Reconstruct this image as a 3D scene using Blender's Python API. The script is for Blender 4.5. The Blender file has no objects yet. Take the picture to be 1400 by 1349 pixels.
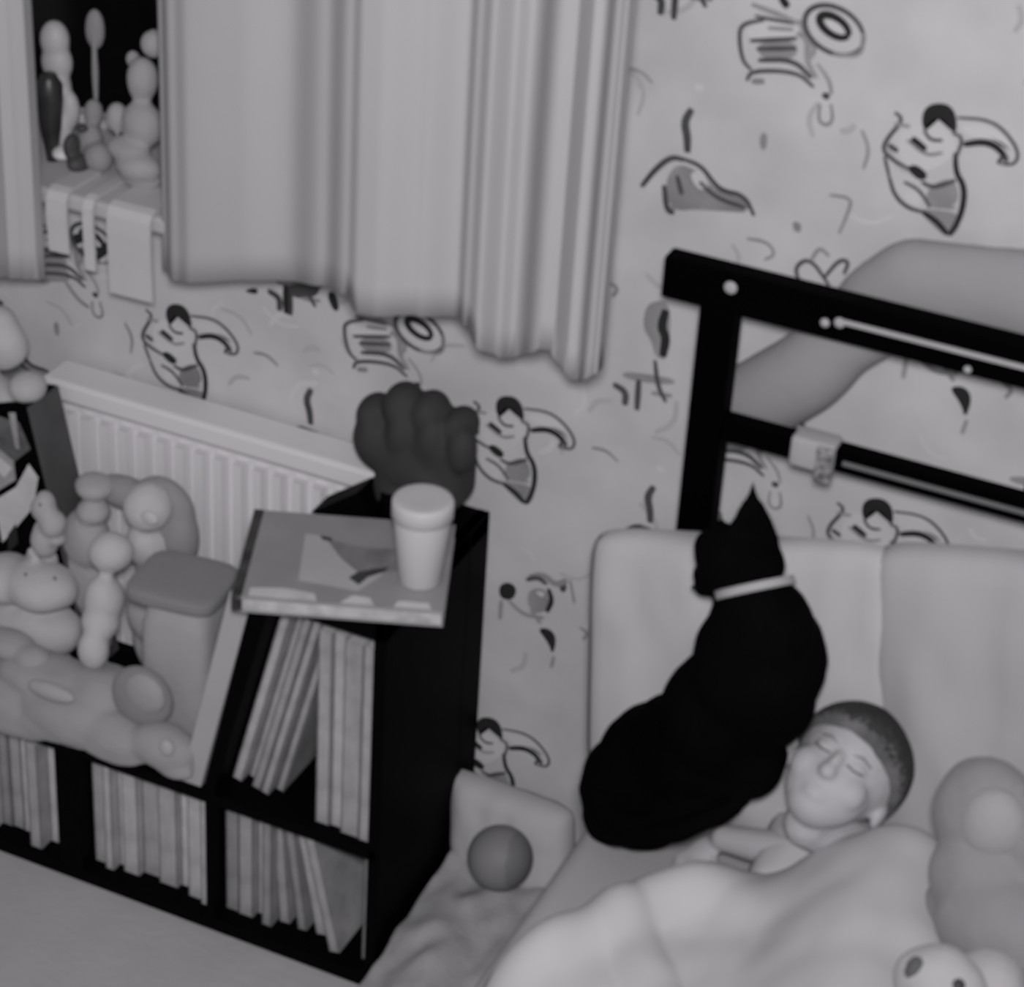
import bpy, bmesh, math, random
from mathutils import Vector, Matrix, noise
random.seed(7)
PI = math.pi
S = bpy.context.scene
COL = S.collection

# ---------------------------------------------------------------- camera
FPX = 3340.87                       # focal length in pixels of the 1400 px wide frame
CAM = Vector((1.68495, -2.68948, 2.4716))
yaw, pitch, roll = -0.40132, -0.55083, 0.06484
fw = Vector((math.sin(yaw)*math.cos(pitch), math.cos(yaw)*math.cos(pitch), math.sin(pitch)))
rt = Vector((math.cos(yaw), -math.sin(yaw), 0)); up = rt.cross(fw)
R2 = math.cos(roll)*rt + math.sin(roll)*up
U2 = -math.sin(roll)*rt + math.cos(roll)*up
cd = bpy.data.cameras.new('camera'); cam = bpy.data.objects.new('camera', cd); COL.objects.link(cam)
cam.matrix_world = Matrix(((R2.x, U2.x, -fw.x, CAM.x), (R2.y, U2.y, -fw.y, CAM.y), (R2.z, U2.z, -fw.z, CAM.z), (0, 0, 0, 1)))
cd.sensor_width = 36; cd.lens = FPX/1400*36; cd.clip_start = 0.02
cd.dof.use_dof = True; cd.dof.focus_distance = 200.0; cd.dof.aperture_fstop = 12.5
S.camera = cam
# ---------------------------------------------------------------- world, lamp, exposure
w = bpy.data.worlds.new('world'); S.world = w; w.use_nodes = True
w.node_tree.nodes['Background'].inputs[0].default_value = (1, 0.99, 1.0, 1)
w.node_tree.nodes['Background'].inputs[1].default_value = 0.18
S.view_settings.view_transform = 'Standard'; S.view_settings.look = 'None'
S.view_settings.gamma = 1; S.view_settings.use_curve_mapping = False
S.view_settings.exposure = 0.0
ld = bpy.data.lights.new('camera_night_lamp', 'AREA'); ld.shape = 'DISK'; ld.size = 0.25; ld.energy = 60
ld.color = (1, 0.99, 1.0)
lo = bpy.data.objects.new('camera_night_lamp', ld); COL.objects.link(lo)
lo.matrix_world = cam.matrix_world.copy(); lo.location = CAM + U2*0.12 - fw*0.02

# ---------------------------------------------------------------- helpers
def P(px, py, y=None, z=None, x=None):
    d = fw + R2*((px-700)/FPX) - U2*((py-674.5)/FPX)
    if y is not None: t = (y-CAM.y)/d.y
    elif z is not None: t = (z-CAM.z)/d.z
    else: t = (x-CAM.x)/d.x
    return CAM + d*t

MATS = {}
def mat(name, v, rough=0.8, var=0.06, scale=14.0, bump=0.0, tint=None, spec=0.3, metal=0.0, fuzz=0.0):
    if name in MATS: return MATS[name]
    m = bpy.data.materials.new(name); m.use_nodes = True
    nt = m.node_tree; b = nt.nodes['Principled BSDF']
    c = tint or (1.0, 0.975, 1.01)
    tc = nt.nodes.new('ShaderNodeTexCoord'); nz = nt.nodes.new('ShaderNodeTexNoise')
    nz.inputs['Scale'].default_value = scale; nz.inputs['Detail'].default_value = 3
    nt.links.new(tc.outputs['Object'], nz.inputs['Vector'])
    cr = nt.nodes.new('ShaderNodeValToRGB')
    cr.color_ramp.elements[0].position = 0.3; cr.color_ramp.elements[1].position = 0.7
    a, e = v*(1-var), v*(1+var)
    cr.color_ramp.elements[0].color = (a*c[0], a*c[1], a*c[2], 1)
    cr.color_ramp.elements[1].color = (min(1, e*c[0]), min(1, e*c[1]), min(1, e*c[2]), 1)
    nt.links.new(nz.outputs['Fac'], cr.inputs['Fac']); nt.links.new(cr.outputs['Color'], b.inputs['Base Color'])
    b.inputs['Roughness'].default_value = rough; b.inputs['Specular IOR Level'].default_value = spec
    b.inputs['Metallic'].default_value = metal
    if fuzz: b.inputs['Sheen Weight'].default_value = fuzz
    if bump:
        n2 = nt.nodes.new('ShaderNodeTexNoise'); n2.inputs['Scale'].default_value = scale*8
        nt.links.new(tc.outputs['Object'], n2.inputs['Vector'])
        bp = nt.nodes.new('ShaderNodeBump'); bp.inputs['Strength'].default_value = bump; bp.inputs['Distance'].default_value = 0.004
        nt.links.new(n2.outputs['Fac'], bp.inputs['Height']); nt.links.new(bp.outputs['Normal'], b.inputs['Normal'])
    MATS[name] = m; return m

M_ink = mat('wallpaper_ink', 0.02, 0.8, 0.2); M_mid = mat('wallpaper_grey_print', 0.28, 0.8, 0.25)
M_line = mat('wallpaper_thin_line', 0.075, 0.8, 0.25)
M_light = mat('wallpaper_pale_print', 0.61, 0.8, 0.03)
M_wall = mat('wallpaper', 0.56, 0.85, 0.09, 9)
M_floor = mat('carpet', 0.45, 0.95, 0.05, 8, 0.3)
M_white = mat('white_paint', 0.76, 0.45, 0.02, 6)
M_curt = mat('curtain_cloth', 0.475, 0.9, 0.02, 5)
M_black = mat('black_laminate', 0.0012, 0.6, 0.2, 6, spec=0.04)
M_blackm = mat('black_wood', 0.0006, 0.6, 0.2, 6, spec=0.02)
M_metal = mat('pale_metal', 0.42, 0.4, 0.05, 20)
M_glass = mat('dark_glass', 0.003, 0.15, 0.2, 6, spec=0.3)
M_sheet = mat('sheet_cotton', 0.46, 0.9, 0.03, 6)
M_pillow = mat('pillow_cotton', 0.50, 0.9, 0.04, 7)
M_duvet = mat('duvet_cotton', 0.535, 0.9, 0.05, 7)
M_fur = mat('black_fur', 0.0022, 0.9, 0.5, 6, 0.3, spec=0.02)
M_skin = mat('skin', 0.45, 0.6, 0.03, 10, tint=(1.0, .975, 1.02))
M_hair = mat('dark_hair', 0.028, 0.8, 0.5, 9, 0.6)

WM = {}   # world matrix of an Empty thing
def thing(name, label, cat, loc=(0, 0, 0), rotz=0, group=None):
    o = bpy.data.objects.new(name, None); COL.objects.link(o)
    o.empty_display_size = 0.05
    o.location = loc; o.rotation_euler = (0, 0, rotz)
    o['label'] = label; o['category'] = cat
    if group: o['group'] = group
    WM[o] = Matrix.Translation(Vector(loc)) @ Matrix.Rotation(rotz, 4, 'Z')
    return o
def tag(o, label, cat, group=None, kind=None):
    if label: o['label'] = label
    if cat: o['category'] = cat
    if group: o['group'] = group
    if kind: o['kind'] = kind
    return o
def obj(name, bm, mats, parent=None, smooth=False, local=False):
    """mesh object from a bmesh given in world coordinates (or in the parent's own when local)."""
    if not isinstance(mats, (list, tuple)): mats = [mats]
    me = bpy.data.meshes.new(name)
    o = bpy.data.objects.new(name, me); COL.objects.link(o)
    if parent is not None:
        W = WM[parent]
        if not local: bm.transform(W.inverted())
        o.parent = parent; WM[o] = W
    else:
        vs = [v.co for v in bm.verts]
        c = Vector(((min(v.x for v in vs)+max(v.x for v in vs))/2, (min(v.y for v in vs)+max(v.y for v in vs))/2, min(v.z for v in vs)))
        bm.transform(Matrix.Translation(-c)); o.location = c; WM[o] = Matrix.Translation(c)
    bmesh.ops.recalc_face_normals(bm, faces=bm.faces)
    bm.to_mesh(me); bm.free()
    for m in mats: me.materials.append(m)
    if smooth:
        for p in me.polygons: p.use_smooth = True
    return o

def add_box(bm, x0, x1, y0, y1, z0, z1, bev=0.0, M=None, mi=0, seg=2):
    b = bmesh.new(); bmesh.ops.create_cube(b, size=1)
    for v in b.verts:
        v.co = Vector((x0+(v.co.x+.5)*(x1-x0), y0+(v.co.y+.5)*(y1-y0), z0+(v.co.z+.5)*(z1-z0)))
    if bev: bmesh.ops.bevel(b, geom=b.edges[:], offset=bev, segments=seg, affect='EDGES', profile=.5)
    if M: b.transform(M)
    for f in b.faces: f.material_index = mi
    join(bm, b)
def join(bm, b):
    me = bpy.data.meshes.new('tmp'); b.to_mesh(me); b.free(); bm.from_mesh(me); bpy.data.meshes.remove(me)
def box(*a, **k):
    bm = bmesh.new(); add_box(bm, *a, **k); return bm
def add_tube(bm, pts, r, n=10, mi=0):
    pts = [Vector(p) for p in pts]; rs = r if isinstance(r, (list, tuple)) else [r]*len(pts)
    rings = []
    nrm = None
    for i, p in enumerate(pts):
        t = (pts[min(i+1, len(pts)-1)]-pts[max(i-1, 0)]).normalized()
        if nrm is None:
            nrm = t.orthogonal().normalized()
        nrm = (nrm - t*nrm.dot(t)).normalized(); b2 = t.cross(nrm)
        rings.append([bm.verts.new(p+(nrm*math.cos(2*PI*k/n)+b2*math.sin(2*PI*k/n))*rs[i]) for k in range(n)])
    for a, b in zip(rings, rings[1:]):
        for k in range(n):
            f = bm.faces.new((a[k], a[(k+1) % n], b[(k+1) % n], b[k])); f.material_index = mi
    bm.faces.new(rings[0][::-1]).material_index = mi; bm.faces.new(rings[-1]).material_index = mi
def add_lathe(bm, prof, c, n=32, M=None):
    b = bmesh.new(); rings = []
    for r, z in prof: rings.append([b.verts.new((r*math.cos(2*PI*k/n), r*math.sin(2*PI*k/n), z)) for k in range(n)])
    for a, d in zip(rings, rings[1:]):
        for k in range(n): b.faces.new((a[k], a[(k+1) % n], d[(k+1) % n], d[k]))
    b.faces.new(rings[0][::-1]); b.faces.new(rings[-1])
    if M: b.transform(M)
    b.transform(Matrix.Translation(Vector(c))); join(bm, b)
def add_ell(bm, c, r, ax=None, sub=3):
    """ellipsoid; ax = optional (X,Y,Z) axes"""
    b = bmesh.new(); bmesh.ops.create_icosphere(b, subdivisions=sub, radius=1)
    for v in b.verts:
        q = Vector((v.co.x*r[0], v.co.y*r[1], v.co.z*r[2]))
        if ax: q = ax[0]*q.x+ax[1]*q.y+ax[2]*q.z
        v.co = Vector(c)+q
    join(bm, b)
def add_chain(bm, pts, rs, steps=14):
    pts = [Vector(p) for p in pts]
    for i in range(len(pts)-1):
        for k in range(steps+(i == len(pts)-2)):
            t = k/steps; r = rs[i]*(1-t)+rs[i+1]*t
            add_ell(bm, pts[i].lerp(pts[i+1], t), (r, r, r), sub=2)
def melt(bm, voxel=0.006, smooth=6, fac=0.6, rough=0.0, rs=20):
    """one continuous surface out of overlapping lumps"""
    me = bpy.data.meshes.new('tmp'); bm.to_mesh(me); bm.free()
    o = bpy.data.objects.new('tmp', me); COL.objects.link(o)
    m = o.modifiers.new('r', 'REMESH'); m.mode = 'VOXEL'; m.voxel_size = voxel
    if smooth: s = o.modifiers.new('s', 'SMOOTH'); s.iterations = smooth; s.factor = fac
    dg = bpy.context.evaluated_depsgraph_get(); dg.update()
    e = o.evaluated_get(dg); b = bmesh.new(); b.from_mesh(e.to_mesh()); e.to_mesh_clear()
    bpy.data.objects.remove(o); bpy.data.meshes.remove(me)
    if rough:
        b.normal_update()
        for v in b.verts: v.co += v.normal*rough*noise.noise(v.co*rs)
    return b
def cushion(c, ax, size, puff=1.0, nx=28, ny=20, wr=0.004, seed=0, sag=0.0):
    """pillow: ax = (width dir, height dir, thickness dir)"""
    bm = bmesh.new(); W, H, T = size
    def g(u, v, s):
        e = (max(0, (1-abs(u)**3.2))*max(0, (1-abs(v)**3.2)))**0.5
        th = T/2*e*puff*s + wr*noise.noise(Vector((u*2.2+seed, v*2.2, s*3)))*e
        px = W/2*u*(1-0.05*(abs(v)**2)); py = H/2*v*(1-0.06*(abs(u)**2)) - sag*(1-abs(u))*(.5 if v > 0 else 0)*v
        return Vector(c)+ax[0]*px+ax[1]*py+ax[2]*th
    for s in (1, -1):
        grid = [[bm.verts.new(g(-1+2*i/nx, -1+2*j/ny, s)) for j in range(ny+1)] for i in range(nx+1)]
        for i in range(nx):
            for j in range(ny): bm.faces.new((grid[i][j], grid[i+1][j], grid[i+1][j+1], grid[i][j+1]))
    bmesh.ops.remove_doubles(bm, verts=bm.verts, dist=0.0004)
    return bm
XA, YA, ZA = Vector((1, 0, 0)), Vector((0, 1, 0)), Vector((0, 0, 1))

# ================================================================ SETTING
WX0, WX1, WZ0, WZ1 = -1.0, 0.16, 1.015, 2.15      # window opening
def wall_bm():
    bm = bmesh.new()
    T = .18
    for a in ((-1.6, WX0, 0, 2.7), (WX1, 2.6, 0, 2.7), (WX0, WX1, 0, WZ0), (WX0, WX1, WZ1, 2.7)):
        add_box(bm, a[0], a[1], 0, T, a[2], a[3])
    # printed wallpaper figures: flat prints lying on the paper, repeated like the roll repeats
    HW, HH = 0.53, 0.53*1.03655
    def wp(px, py):
        q = P(px, py, y=0); return (q.x, q.z)
    def ribbon(pts, wd, mi, lift, dx, dz):
        pts = [Vector((p[0]+dx, p[1]+dz)) for p in pts]
        # soften corners
        for _ in range(2):
            n = [pts[0]]
            for a, b in zip(pts, pts[1:]): n += [a.lerp(b, .25), a.lerp(b, .75)]
            n.append(pts[-1]); pts = n
        L, Rr = [], []
        for i, p in enumerate(pts):
            t = (pts[min(i+1, len(pts)-1)]-pts[max(i-1, 0)]);
            if t.length < 1e-6: t = Vector((1, 0))
            t.normalize(); nn = Vector((-t.y, t.x)); s = i/(len(pts)-1)
            ww = wd*.5*(0.45+0.55*math.sin(PI*min(1, max(0, .12+.76*s))))
            L.append(bm.verts.new((p.x+nn.x*ww, lift, p.y+nn.y*ww))); Rr.append(bm.verts.new((p.x-nn.x*ww, lift, p.y-nn.y*ww)))
        for i in range(len(pts)-1):
            bm.faces.new((L[i], L[i+1], Rr[i+1], Rr[i])).material_index = mi
    def blob(pts, mi, lift, dx, dz):
        pts = [Vector((p[0]+dx, p[1]+dz)) for p in pts]
        for _ in range(2):
            n = []
            for a, b in zip(pts, pts[1:]+pts[:1]): n += [a.lerp(b, .25), a.lerp(b, .75)]
            pts = n
        c = sum(pts, Vector((0, 0)))/len(pts)
        vs = [bm.verts.new((p.x, lift, p.y)) for p in pts]; vc = bm.verts.new((c.x, lift, c.y))
        for i in range(len(vs)): bm.faces.new((vs[i], vs[(i+1) % len(vs)], vc)).material_index = mi
    c5 = lambda p: wp(780+p[0]*.44286, p[1]*.44286)
    c4 = lambda p: wp(300+p[0]*.4, 380+p[1]*.4)
    c2 = lambda p: wp(p[0]*.3558, 400+p[1]*.3558)
    c1 = lambda p: wp(p[0]*.3558, p[1]*.3558)
    I, MG, LN, LT = 1, 2, 3, 4
    def ell(cx, cy, a, b, rot, n=18):
        return [(cx+a*math.cos(t)*math.cos(rot)-b*math.sin(t)*math.sin(rot), cy+a*math.cos(t)*math.sin(rot)+b*math.sin(t)*math.cos(rot)) for t in [2*PI*k/n for k in range(n+1)]]
    motifs = []   # (conv, home (i,j), [(kind, pts, width mm, material)])
    motifs.append((c5, (2, 1), [   # a running child with one arm out
        ('f', [(1020, 400), (1090, 370), (1190, 420), (1190, 480), (1090, 540), (1010, 490)], 0, LT),
        ('f', [(1110, 570), (1185, 545), (1205, 620), (1150, 650), (1090, 630)], 0, MG),
        ('f', [(1025, 590), (1075, 590), (1085, 640), (1040, 625)], 0, LT),
        ('f', [(1085, 385), (1088, 342), (1115, 318), (1165, 318), (1192, 350), (1194, 408), (1176, 405), (1160, 372), (1130, 362), (1105, 380), (1100, 408)], 0, I),
        ('l', [(1092, 400), (1112, 432), (1150, 432)], 4, LN),
        ('l', [(1002, 345), (1030, 368), (975, 430), (965, 465), (1000, 495), (1045, 520)], 5, LN),
        ('f', [(1040, 512), (1070, 506), (1108, 540), (1085, 560), (1050, 535)], 0, I),
        ('l', [(1055, 425), (1078, 445), (1098, 462)], 8, I), ('l', [(982, 445), (1012, 466)], 6, LN),
        ('l', [(1195, 362), (1290, 368), (1345, 405), (1387, 470), (1372, 508), (1330, 505)], 4, LN),
        ('l', [(1215, 445), (1275, 435), (1320, 452), (1348, 492)], 8, I),
        ('l', [(1190, 470), (1190, 530), (1215, 570), (1216, 620), (1200, 680), (1170, 725)], 7, I),
        ('l', [(1180, 408), (1215, 425), (1190, 490)], 4, LN), ('f', [(1195, 380), (1290, 385), (1350, 430), (1370, 480), (1330, 430), (1230, 425)], 0, LT),
        ('l', [(1085, 560), (1120, 580), (1190, 555)], 5, LN), ('l', [(1030, 560), (1080, 585), (1110, 640)], 4, LN), ('l', [(1130, 600), (1150, 640), (1190, 640)], 4, MG),
        ('l', [(1040, 430), (1100, 480), (1150, 470)], 4, MG), ('l', [(1000, 380), (1050, 390)], 4, MG), ('l', [(1320, 505), (1335, 480), (1350, 500)], 5, LN), ('l', [(970, 480), (985, 545)], 4, LN),
        ('l', [(985, 545), (1000, 600), (1040, 640), (1095, 655)], 5, LN),
        ('f', [(1075, 645), (1110, 645), (1200, 655), (1205, 700), (1170, 738), (1120, 700)], 0, MG),
        ('l', [(1090, 655), (1130, 680), (1165, 722)], 7, I)]))
    motifs.append((c5, (2, 1), [   # a striped drum beside a hoop
        ('f', [(535, 90), (600, 65), (700, 75), (710, 110), (560, 125)], 0, LT),
        ('f', [(570, 130), (695, 120), (705, 182), (590, 186)], 0, MG),
        ('l', [(600, 60), (540, 70), (520, 95), (530, 185), (560, 215)], 5, LN),
        ('l', [(555, 125), (700, 118)], 5, LN), ('l', [(580, 185), (690, 183), (745, 240)], 6, LN),
        ('l', [(545, 248), (560, 216), (700, 220), (752, 268)], 5, LN),
        ('l', [(560, 12), (640, 42), (705, 72)], 6, MG), ('l', [(570, 48), (690, 72)], 4, LN), ('l', [(650, -12), (672, 22)], 9, I),
        ('l', [(705, 60), (730, 110), (760, 150), (735, 185)], 6, MG),
        ('l', ell(815, 92, 100, 68, .55), 6, LN), ('l', [(700, 100), (735, 120), (730, 190), (760, 240)], 7, MG), ('l', [(575, 150), (700, 148)], 5, LN), ('l', [(610, 85), (690, 90)], 5, MG), ('l', ell(815, 80, 52, 26, .6), 9, I),
        ('f', ell(815, 80, 30, 15, .6)[:-1], 0, LT), ('l', [(905, 100), (900, 175), (810, 165)], 5, MG),
        ('l', [(762, 195), (800, 245), (808, 290)], 4, MG), ('f', [(775, 285), (803, 285), (800, 308), (780, 305)], 0, LN),
        ('l', [(772, 320), (765, 370), (790, 388), (812, 372), (805, 320)], 4, MG), ('l', [(560, 250), (600, 250)], 7, MG)]))
    motifs.append((c5, (2, 1), [   # a kite with a tail
        ('f', [(290, 560), (330, 500), (400, 530), (450, 590), (540, 612), (560, 655), (420, 640), (310, 655)], 0, MG),
        ('f', [(365, 535), (400, 525), (435, 580), (395, 588)], 0, LT), ('f', [(230, 580), (280, 540), (275, 580), (245, 600)], 0, LT),
        ('l', [(376, 335), (352, 375), (362, 420), (362, 470)], 10, LN), ('l', [(300, 640), (420, 640), (540, 650)], 5, MG), ('l', [(400, 560), (450, 610), (540, 640)], 5, LN), ('l', [(220, 575), (262, 522), (312, 482), (352, 492)], 7, LN),
        ('l', [(345, 488), (405, 510), (440, 560), (470, 588), (540, 602), (568, 665)], 6, LN),
        ('l', [(290, 570), (298, 650), (322, 655)], 7, LN), ('l', [(330, 540), (345, 600)], 6, LN)]))
    motifs.append((c5, (2, 1), [
        ('l', [(715, 880), (690, 825), (740, 792), (800, 880)], 5, LN), ('l', [(745, 800), (770, 760), (800, 790)], 5, MG),
        ('l', [(785, 855), (830, 800), (862, 805), (845, 845)], 5, LN), ('l', [(800, 600), (870, 610), (860, 650), (830, 720)], 4, MG),
        ('l', [(545, 735), (610, 745), (635, 785), (600, 800)], 4, MG), ('l', [(165, 210), (215, 215), (255, 255)], 4, MG),
        ('l', [(240, -30), (285, -5), (278, 45)], 9, LN), ('l', [(370, -8), (440, -2)], 6, MG),
        ('f', [(585, 410), (610, 410), (605, 465), (585, 460)], 0, MG), ('f', [(685, 680), (715, 690), (710, 720), (688, 712)], 0, MG),
        ('l', [(900, 400), (925, 460), (905, 520)], 4, MG), ('f', [(380, 255), (415, 260), (410, 285), (385, 280)], 0, LT)]))
    motifs.append((c5, (1, 0), [   # small dark dog standing on a plank
        ('f', [(235, 935), (290, 925), (312, 960), (305, 1060), (298, 1110), (262, 1105), (250, 1050), (222, 1010)], 0, MG),
        ('l', [(296, 955), (280, 1010), (298, 1040), (285, 1100)], 12, I), ('f', [(155, 1145), (250, 1155), (325, 1170), (320, 1190), (170, 1172)], 0, MG),
        ('l', [(212, 1170), (206, 1265)], 8, LN), ('l', [(262, 1110), (270, 1190), (296, 1240)], 6, LN), ('l', [(120, 870), (150, 890), (130, 915)], 5, MG)]))
    motifs.append((c4, (1, 0), [
        ('l', [(1060, 1020), (1110, 1010), (1150, 1050), (1190, 1030)], 9, MG), ('l', [(990, 1100), (1040, 1150), (1110, 1160)], 6, MG), ('f', [(955, 1050), (990, 1035), (1020, 1060), (1005, 1100), (960, 1095)], 0, I), ('l', [(965, 1100), (960, 1165)], 6, MG),
        ('l', [(1050, 1030), (1090, 1020), (1120, 1045)], 7, LN), ('f', [(1060, 1060), (1120, 1060), (1130, 1130), (1080, 1150), (1050, 1110)], 0, MG),
        ('f', [(1075, 1070), (1110, 1070), (1110, 1095)], 0, LT),
        ('f', [(1160, 1035), (1190, 1040), (1185, 1075), (1165, 1070)], 0, LN), ('l', [(1125, 1060), (1140, 1100), (1120, 1140)], 7, I),
        ('f', [(1085, 1195), (1130, 1195), (1155, 1230), (1140, 1290), (1125, 1245)], 0, I), ('l', [(1145, 1290), (1135, 1330)], 5, MG),
        ('l', [(1200, 1030), (1215, 1110)], 4, MG), ('l', [(1065, 1130), (1100, 1180)], 6, MG)]))
    once = [(c2, [('f', [(935, -7), (975, -20), (993, -15), (990, 8)], 0, I), ('f', [(1095, -35), (1230, -40), (1225, 15), (1130, 25)], 0, LN),
                  ('f', [(1125, -30), (1160, -30), (1150, 0), (1125, 5)], 0, LT), ('l', [(1100, -30), (1102, 80)], 9, I),
                  ('f', [(1262, -5), (1290, -5), (1308, 65), (1285, 72), (1262, 25)], 0, I)]),
            (c1, [('f', [(235, 935), (285, 895), (340, 895), (325, 930), (270, 945)], 0, I), ('f', [(365, 985), (395, 930), (430, 930), (425, 965), (385, 1000)], 0, I),
                  ('l', [(160, 955), (230, 972)], 6, LN), ('l', [(310, 950), (345, 995), (385, 1000)], 6, LN), ('f', [(125, 1010), (240, 1010), (290, 1085), (140, 1080)], 0, MG),
                  ('l', [(250, 980), (310, 1060), (440, 1060)], 8, LT), ('l', [(240, 1060), (300, 1150), (345, 1180)], 6, MG), ('l', [(180, 880), (195, 905)], 6, LN)])]
    lift = [0.0]
    def put(conv, strokes, dx, dz):
        for kind, pts, wd, mi in strokes:
            q = [conv(p) for p in pts]
            lift[0] += 1e-6
            if any((WX0-.01 < a+dx < WX1+.01) and (WZ0-.06 < b+dz < WZ1) for a, b in q): continue
            (blob(q, mi, -0.0006-(mi in (I, LN))*.0005-lift[0] % 2e-4, dx, dz) if kind == 'f' else ribbon(q, wd*1.12/1000, mi, -0.0014-lift[0] % 2e-4, dx, dz))
    for conv, (hi, hj), st in motifs:
        for i in range(-1, 4):
            for j in range(-1, 3):
                dx, dz = (i-hi)*HW, (j-hj)*HH
                q = conv(st[0][1][0])
                if not (-0.9 < q[0]+dx < 1.6 and .1 < q[1]+dz < 1.9): continue
                put(conv, st, dx, dz)
    for conv, st in once: put(conv, st, 0, 0)
    rnd = random.Random(3)
    for k in range(230):      # faint printed marks between the figures
        cx, cz = rnd.uniform(-.4, 1.5), rnd.uniform(.1, 1.75)
        a = rnd.uniform(0, 2*PI); L = rnd.uniform(.01, .04); mi = 4 if rnd.random() < .45 else 5
        pts = [(cx, cz), (cx+L*math.cos(a), cz+L*math.sin(a)), (cx+L*math.cos(a)+L*math.cos(a+.9), cz+L*math.sin(a)+L*math.sin(a+.9))]
        if any((WX0-.01 < p[0] < WX1+.01) and (WZ0-.06 < p[1] < WZ1) for p in pts): continue
        ribbon(pts, rnd.uniform(.004, .009), mi, -0.0003-k*5e-7, 0, 0)
    return bm
M_faint = mat('wallpaper_faint_line', 0.45, 0.85, 0.05)
o = obj('wall_back', wall_bm(), [M_wall, M_ink, M_mid, M_line, M_light, M_faint]); o['kind'] = 'structure'
o = obj('floor', box(-1.6, 2.6, -3.6, 0.12, -0.05, 0), M_floor); o['kind'] = 'structure'

# window
win = bpy.data.objects.new('window_1', None); COL.objects.link(win); win['kind'] = 'structure'; win.location = (WX0, 0.08, WZ0); WM[win] = Matrix.Translation(Vector((WX0, 0.08, WZ0)))
bm = bmesh.new()
for a in ((WX0, WX1, WZ0, WZ0+.014), (WX0, WX1, WZ1-.05, WZ1), (WX0, WX0+.05, WZ0, WZ1), (WX1-.05, WX1, WZ0, WZ1), (-.66, -.60, WZ0, WZ1)):
    add_box(bm, a[0], a[1], .115, .165, a[2], a[3], .004)
obj('window_frame', bm, M_white, win)
obj('window_pane', box(WX0+.04, WX1-.04, .14, .147, WZ0+.008, WZ1-.04), M_glass, win)
bm = box(WX0-.02, WX1+.03, -.105, .115, WZ0-.022, WZ0+.003, .006)
obj('window_sill', bm, mat('sill_paint', .50, .6, .03), win)

# ================================================================ CURTAINS
def curtain(name, label, cols, ztop, M, band=0.02):
    """cols: (x, y, zbottom) along the hem; a pleated hanging cloth"""
    bm = bmesh.new()
    xs = []
    n = 12
    for a, b in zip(cols, cols[1:]):
        for k in range(n):
            t = k/n; s = t*t*(3-2*t)
            xs.append((a[0]+(b[0]-a[0])*t, a[1]+(b[1]-a[1])*s, a[2]+(b[2]-a[2])*t))
    xs.append(cols[-1])
    nz = 30; grid = []
    for i, (x, y, zb) in enumerate(xs):
        col = []
        for j in range(nz+1):
            t = j/nz; z = zb+(ztop-zb)*t
            wob = .006*noise.noise(Vector((x*5, z*1.3, 2)))
            col.append(bm.verts.new((x, y+wob, z)))
        grid.append(col)
    for i in range(len(grid)-1):
        for j in range(nz): bm.faces.new((grid[i][j], grid[i+1][j], grid[i+1][j+1], grid[i][j+1]))
    o = obj(name, bm, M, smooth=True)
    s = o.modifiers.new('thickness', 'SOLIDIFY'); s.thickness = .003
    return tag(o, label, 'curtain')
def hx(px, py, y): return P(px, py, y=y)
def cc(lst):
    r = []
    for px, y, pyb in lst:
        q = P(px, pyb, y=y); r.append((q.x, y, q.z))
    return r
curtain('curtain', 'wide pale curtain right of the dark window gap', cc([
    (222, -.105, 370), (240, -.150, 384), (262, -.162, 386), (330, -.158, 382), (392, -.146, 384), (440, -.178, 390), (472, -.210, 402), (488, -.222, 428), (510, -.222, 432),
    (570, -.195, 432), (622, -.165, 434), (636, -.185, 446), (652, -.200, 475), (680, -.170, 488), (700, -.152, 490),
    (738, -.215, 475), (758, -.212, 478), (776, -.170, 512), (786, -.168, 519), (806, -.215, 514), (818, -.222, 508), (826, -.19, 500)]), 2.3, M_curt)
curtain('curtain', 'narrow pale curtain at the left edge of the picture, left of the window gap', cc([
    (-200, -.14, 345), (-150, -.15, 345), (-100, -.13, 350), (-40, -.17, 372), (-8, -.20, 378), (10, -.16, 380), (30, -.15, 381), (48, -.145, 382), (58, -.12, 383)]), 2.3, M_curt)

# ================================================================ RADIATOR
rad = thing('radiator', 'white ribbed radiator on the wall below the window', 'radiator', (-.1, -.045, .12))
bm = bmesh.new()
x0r, x1r, z0r, z1r = -.185, .40, .14, .695
add_box(bm, x0r, x1r, -.05, -.03, z0r, z1r-.01, .004)
n = 17; pw = (x1r-x0r-.03)/n
for k in range(n):
    xa = x0r+.015+k*pw
    b = bmesh.new()
    pr = [(xa+pw*.12, -.048), (xa+pw*.26, -.068), (xa+pw*.66, -.068), (xa+pw*.80, -.048)]
    vs = [[b.verts.new((q[0], q[1], z)) for q in pr] for z in (z0r+.03, z1r-.06)]
    for i in range(3): b.faces.new((vs[0][i], vs[0][i+1], vs[1][i+1], vs[1][i]))
    b.faces.new(vs[0]); b.faces.new(vs[1]); b.faces.new((vs[0][0], vs[0][3], vs[1][3], vs[1][0])); join(bm, b)
obj('panel', bm, M_white, rad)
obj('top_grille', box(x0r-.004, x1r+.004, -.078, -.012, z1r-.034, z1r, .006), M_white, rad)
obj('side_cover', box(x0r-.006, x0r+.004, -.076, -.012, z0r, z1r-.03, .003), M_white, rad)
obj('side_cover', box(x1r-.004, x1r+.006, -.076, -.012, z0r, z1r-.03, .003), M_white, rad)
for xx in (x0r+.1, x1r-.1): obj('wall_bracket', box(xx-.015, xx+.015, -.032, 0, z0r+.1, z1r-.08), M_white, rad)

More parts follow.
